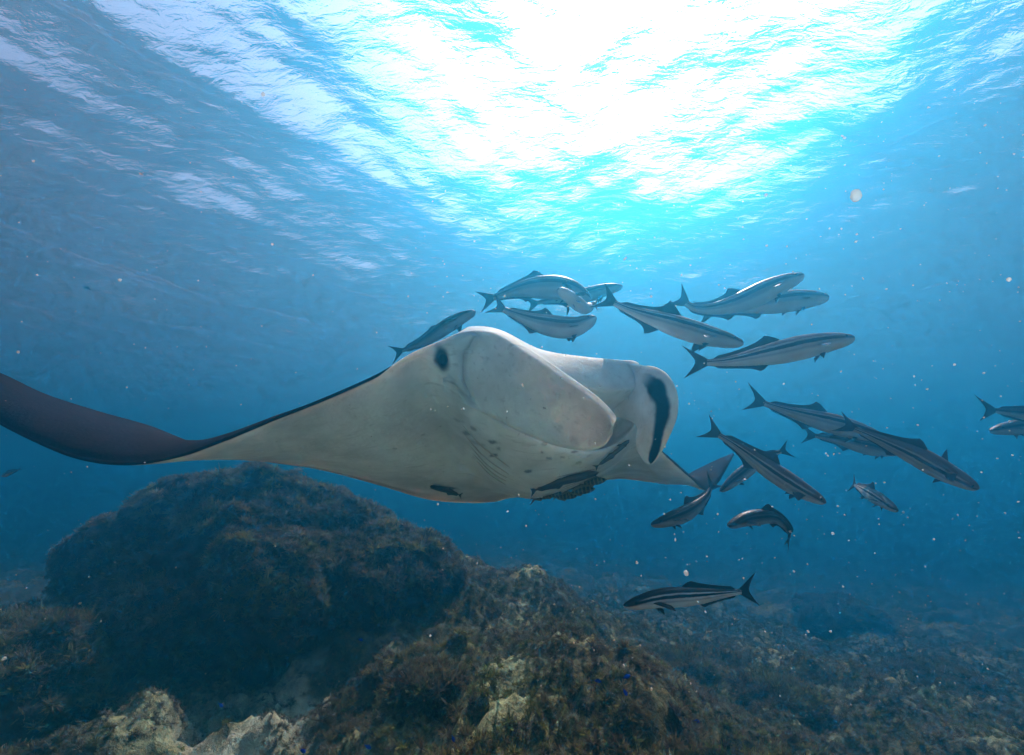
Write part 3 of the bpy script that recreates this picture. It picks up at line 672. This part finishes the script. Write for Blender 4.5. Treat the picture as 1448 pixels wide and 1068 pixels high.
    # dorsal and anal fins: tall in front, a low ridge behind
    def ridge(t0, t1, front, low, sgn, lean):
        tf = np.linspace(t0, t1, nf); c, tg, u_, sd_ = frame(tf); h = np.interp(tf, *hp) * Ltot * fat
        f = (tf - t0) / (t1 - t0)
        ht = (low + (front - low) * np.exp(-(f / .20) ** 1.4)) * smooth01(f, -.02, .10) * (1 - smooth01(f, .9, 1.0) * .9)
        b = c + u_ * (sgn * h * .9)[:, None]
        sheet(b, b + u_ * (sgn * (ht * Ltot + h * .1))[:, None] + tg * (ht * lean * Ltot)[:, None], .005 * Ltot)
    if kind == 'cobia':
        ridge(.48, .95, .082 * dorsal, .017, 1, .75); ridge(.60, .95, .060 * dorsal, .014, -1, .8)
    elif kind == 'remora':
        ridge(.55, .95, .05, .015, 1, .4); ridge(.55, .95, .05, .015, -1, .4)
    else:
        ridge(.28, .92, .10, .06, 1, .5); ridge(.5, .92, .09, .05, -1, .5)
    # paired fins
    for sg, ln in zip((-1, 1), pect):
        if ln <= 0: continue
        fe = np.linspace(0, 1, nf // 2 + 3); tf = .205 + .055 * fe
        c, tg, u_, sd_ = frame(tf); w = np.interp(tf, *wp) * Ltot * fat; h = np.interp(tf, *hp) * Ltot * fat
        b = c + sd_ * (sg * w * .88)[:, None] - u_ * (h * .25)[:, None]
        out = unit(sd_ * sg - u_ * pect_drop + tg * .55)
        tl = (.135 * (1 - fe) + .05 * fe + .012 * np.sin(fe * math.pi)) * ln * Ltot
        sheet(b, b + out * tl[:, None] + tg * (.03 * Ltot), .005 * Ltot)
        if kind == 'cobia':
            tf = .235 + .04 * fe; c, tg, u_, sd_ = frame(tf); h = np.interp(tf, *hp) * Ltot * fat; w = np.interp(tf, *wp) * Ltot * fat
            b = c + sd_ * (sg * w * .35)[:, None] - u_ * (h * .95)[:, None]
            tl = (.065 * (1 - fe) + .02 * fe) * Ltot
            sheet(b, b + unit(-u_ * .7 + sd_ * sg * .4 + tg * .7) * tl[:, None], .004 * Ltot)
    V = np.concatenate(V); org = pts.mean(0)
    o = mesh_obj(name, V - org, np.concatenate(F), material or MAT_COBIA, attrs={'height': np.concatenate(H), 'along': np.concatenate(A), 'fin': np.concatenate(FN)})
    o.location = org; tag(o, label, cat, group)
    if eyes:
        te = .085 if kind in ('cobia', 'remora') else .12
        c, tg, u_, sd_ = [x[0] for x in frame(np.array([te]))]; w = float(np.interp(te, *wp)) * Ltot * fat; h = float(np.interp(te, *hp)) * Ltot * fat
        re = (.0095 if kind == 'cobia' else .012 if kind == 'remora' else .035) * Ltot
        for sg in (-1, 1):
            v_, f_ = ball(c + sd_ * sg * (w * .90 - re * .25) + u_ * h * .22 - org, (re,) * 3, I3, 12, 8)
            mesh_obj('eye', v_, f_, MAT_EYE, o)
    return o

CG = 'cobia escorting the manta'
def cobia(path, label, **k): return fish('cobia', path, label, 'fish', CG, **k)
cobia([(672, 440, 2.9), (640, 456, 2.95), (600, 482, 3.0), (553, 502, 3.05)], 'dark grey cobia sliding tail down behind the manta wing root', material=MAT_COBIA_BACKLIT, dorsal=.55)
# upper left knot of fish over the head
cobia([(835, 424, 3.2), (800, 408, 3.2), (748, 407, 3.22), (700, 420, 3.25), (678, 428, 3.27)], 'arched pale brown cobia, topmost of the knot over the manta head', material=MAT_COBIA_PALE, fat=1.42)
cobia([(843, 449, 2.95), (810, 462, 2.95), (765, 457, 2.95), (720, 441, 2.95), (694, 428, 2.95)], 'sagging brown cobia lowest in the knot over the manta head', fat=1.35, material=MAT_COBIA_PALE)
cobia([(789, 409, 2.80), (806, 421, 2.86), (828, 436, 3.0), (846, 428, 3.25)], 'white bellied cobia rolling over in the knot above the manta head', up=(.35, .75, .25), material=MAT_COBIA_PALE, fat=1.2)
cobia([(880, 405, 3.75), (858, 409, 3.75), (830, 416, 3.8), (770, 426, 3.85), (742, 432, 3.85)], 'half hidden cobia at the back of the knot, only snout and tail showing', material=MAT_COBIA_PALE)
# pair and trio to the right
cobia([(1051, 486, 2.45), (1000, 474, 2.48), (940, 455, 2.52), (885, 436, 2.6), (846, 417, 2.66)], 'cobia with tall dorsal fin and dark side band heading downward', dorsal=1.5, pect_drop=.7)
cobia([(1136, 389, 2.9), (1095, 405, 2.92), (1035, 431, 2.98), (985, 436, 3.05), (953, 415, 3.15)], 'big pale grey brown cobia climbing, highest of all the cobia', material=MAT_COBIA_PALE, fat=1.12)
cobia([(1171, 421, 3.5), (1135, 423, 3.5), (1090, 428, 3.5), (1040, 436, 3.52), (985, 443, 3.55)], 'cobia half hidden behind the climbing pale one', material=MAT_COBIA_PALE, fat=1.15)
cobia([(1207, 478, 2.55), (1150, 487, 2.55), (1085, 501, 2.58), (1020, 512, 2.62), (968, 511, 2.66)], 'slim cobia with two clean silver side stripes swimming level', dorsal=.8)
# middle right group
cobia([(1250, 620, 3.3), (1190, 602, 3.3), (1130, 586, 3.3), (1080, 570, 3.32), (1056, 558, 3.34)], 'striped cobia whose head is hidden by a nearer cobia tail', fat=.95)
cobia([(1384, 690, 2.35), (1345, 671, 2.38), (1290, 641, 2.45), (1230, 615, 2.55), (1183, 597, 2.62)], 'large grey cobia with raised dark breast fin, head down', pect=(1.25, 1.25), pect_drop=-1.1, fat=1.12, up=(-.15, -.75, .9))
cobia([(1275, 640, 3.7), (1235, 634, 3.7), (1185, 622, 3.72), (1133, 613, 3.75)], 'slender cobia showing only its dark tail and back behind others', material=MAT_COBIA_BACKLIT)
cobia([(1167, 710, 2.55), (1130, 690, 2.55), (1085, 661, 2.6), (1035, 626, 2.66), (994, 603, 2.72)], 'dark striped cobia diving nose first past the manta wing tip', up=(.2, -.55, 1), material=MAT_COBIA, fat=.98)
cobia([(1018, 695, 3.3), (1045, 673, 3.3), (1080, 648, 3.32), (1118, 634, 3.35)], 'small dark cobia crossing behind the diving striped cobia', material=MAT_COBIA_BACKLIT, fat=1.0)
cobia([(921, 742, 2.75), (945, 735, 2.8), (975, 722, 2.9), (1000, 700, 3.05), (1010, 676, 3.15)], 'nearly black cobia bent upward at the tail below the manta', material=MAT_COBIA_BACKLIT, fat=.9, up=(-.3, .1, 1))
cobia([(1029, 744, 2.7), (1062, 732, 2.72), (1098, 733, 2.75), (1116, 752, 2.72), (1110, 776, 2.66)], 'dark cobia bent sharply with its tail hanging down', material=MAT_COBIA_BACKLIT, fat=1.12, up=(.1, -.2, 1))
cobia([(1268, 722, 2.7), (1247, 708, 2.85), (1222, 693, 3.1), (1203, 683, 3.35)], 'foreshortened cobia with bright back stripe and upright tail', fat=.85, up=(.35, -.35, 1), material=MAT_COBIA_STARK)
cobia([(882, 857, 2.35), (930, 846, 2.38), (985, 842, 2.42), (1035, 838, 2.48), (1070, 833, 2.52)], 'black cobia with crisp white side stripe low over the algae', material=MAT_COBIA_STARK, fat=.82, dorsal=.5)
cobia([(1560, 600, 3.2), (1500, 592, 3.2), (1440, 585, 3.2), (1383, 577, 3.2)], 'cobia entering at the side, its forked tail foremost in view', material=MAT_COBIA_BACKLIT)
cobia([(1400, 609, 3.5), (1440, 604, 3.5), (1490, 603, 3.5), (1560, 606, 3.5)], 'dark cobia snout showing below a forked tail', material=MAT_COBIA_BACKLIT)

# clingers under the belly
def small(name, path, label, cat, group, **k): return fish(name, path, label, cat, group, lowres=True, **k)
small('remora', [skin_at(890, 622), skin_at(868, 642), skin_at(838, 664)], 'thin dark remora pressed along the manta throat', 'fish', 'remoras clinging to the manta', kind='remora', material=MAT_REMORA, up=(0, .3, -1))
small('remora', [skin_at(846, 668), skin_at(800, 680), skin_at(745, 697)], 'long remora trailing along the manta belly above the little fish', 'fish', 'remoras clinging to the manta', kind='remora', material=MAT_REMORA, up=(0, .3, -1))
small('remora', [skin_at(608, 688), skin_at(630, 694), skin_at(655, 702)], 'short remora on the rear belly away from the other fish', 'fish', 'remoras clinging to the manta', kind='remora', material=MAT_REMORA, up=(0, .3, -1))
for i, (px, py, dx, dy, d) in enumerate([(858, 678, -40, 9, 2.5), (842, 691, -42, 8, 2.55), (818, 700, -38, 5, 2.62), (796, 697, -36, 6, 2.58), (824, 686, -34, 5, 2.66), (782, 700, -34, 6, 2.7)]):
    small('pilot_fish', [(px, py, d), (px + dx * .5, py + dy * .4, d + .02), (px + dx, py + dy, d + .05)], 'tiny banded olive fish sheltering beneath the manta belly', 'fish', 'little fish under the manta belly', kind='pilot', material=MAT_PILOT)
# blue damselfish over the reef
for px, py, off, an in [(57, 1010, .16, 0), (312, 997, .15, 40), (474, 985, .14, 60), (428, 1062, .12, 20), (520, 1056, .12, 30), (641, 1045, .12, 70), (845, 963, .1, 10), (886, 957, .12, -20), (884, 979, .1, 60),
                        (1020, 890, .2, 0), (48, 828, .6, 30), (510, 905, .12, 10), (985, 1020, .1, 15)]:
    b = on_bed(px, py); d = float(b[1] * CP + b[2] * SP); d = max(1.4, d - off)
    ca_, sa_ = math.cos(math.radians(an)), math.sin(math.radians(an)); ln = .052 * FPX / d
    small('damselfish', [(px + ln * .5 * ca_, py + ln * .5 * sa_, d), (px, py, d + .005), (px - ln * .5 * ca_, py - ln * .5 * sa_, d + .01)], 'tiny electric blue damselfish hovering just over the reef', 'fish', 'blue damselfish over the reef', kind='damsel', material=MAT_DAMSEL, eyes=False)
small('reef_fish', [(2, 674, 5.0), (16, 668, 5.0), (32, 662, 5.05)], 'dim dark fish in open water beneath the curled wing tip', 'fish', None, kind='pilot', material=MAT_COBIA_BACKLIT, eyes=False)
small('reef_fish', [(129, 410, 8.0), (123, 408, 8.0), (115, 405, 8.0)], 'faint far off fish alone in the blue above the wing', 'fish', None, kind='pilot', material=MAT_COBIA_BACKLIT, eyes=False)

# ------------------------------------------------------------------ drifting specks
r = np.random.default_rng(5)
t = NT('drifting_speck'); t.base((.85, .80, .72), .6, .1)
tl = t.node('ShaderNodeBsdfTranslucent'); tl.inputs[0].default_value = (.9, .84, .74, 1); m0 = t.node('ShaderNodeMixShader'); t.l.new(t.b.outputs[0], m0.inputs[1]); t.l.new(tl.outputs[0], m0.inputs[2])
tp = t.node('ShaderNodeBsdfTransparent'); mx = t.node('ShaderNodeMixShader'); mx.inputs[0].default_value = .48
t.l.new(tp.outputs[0], mx.inputs[1]); t.l.new(m0.outputs[0], mx.inputs[2]); t.l.new(mx.outputs[0], t.out.inputs[0])
import bmesh
bm_ = bmesh.new(); bmesh.ops.create_icosphere(bm_, subdivisions=2, radius=1.0); dirs = np.array([v.co[:] for v in bm_.verts]); oct_f = np.array([[v.index for v in f.verts] for f in bm_.faces]); bm_.free()
V, F = [], []
for i in range(1300):
    px = r.uniform(-80, 1530) if r.uniform() < .45 else r.uniform(600, 1530); py = r.uniform(120, 1000); d = r.uniform(.7, 3.6)
    rad = r.uniform(.0010, .0032) * (1 if r.uniform() < .9 else 1.6) * (.55 + .25 * d)
    Rm = np.linalg.qr(r.normal(size=(3, 3)))[0]
    if i == 0: px, py, d, rad = 1210, 277, .62, .008
    V.append(P(px, py, d) + ((dirs * rad * r.uniform(.5, 1.2, (1, 3))) * (1 + .25 * noise3(dirs * 1.7 + i, i % 97))[:, None]) @ Rm); F.append(oct_f + len(dirs) * i)
o = mesh_obj('plankton', np.concatenate(V), np.concatenate(F), t.m)
tag(o, 'pale plankton specks drifting through the water', 'plankton', kind='stuff')
#@@NEXT@@
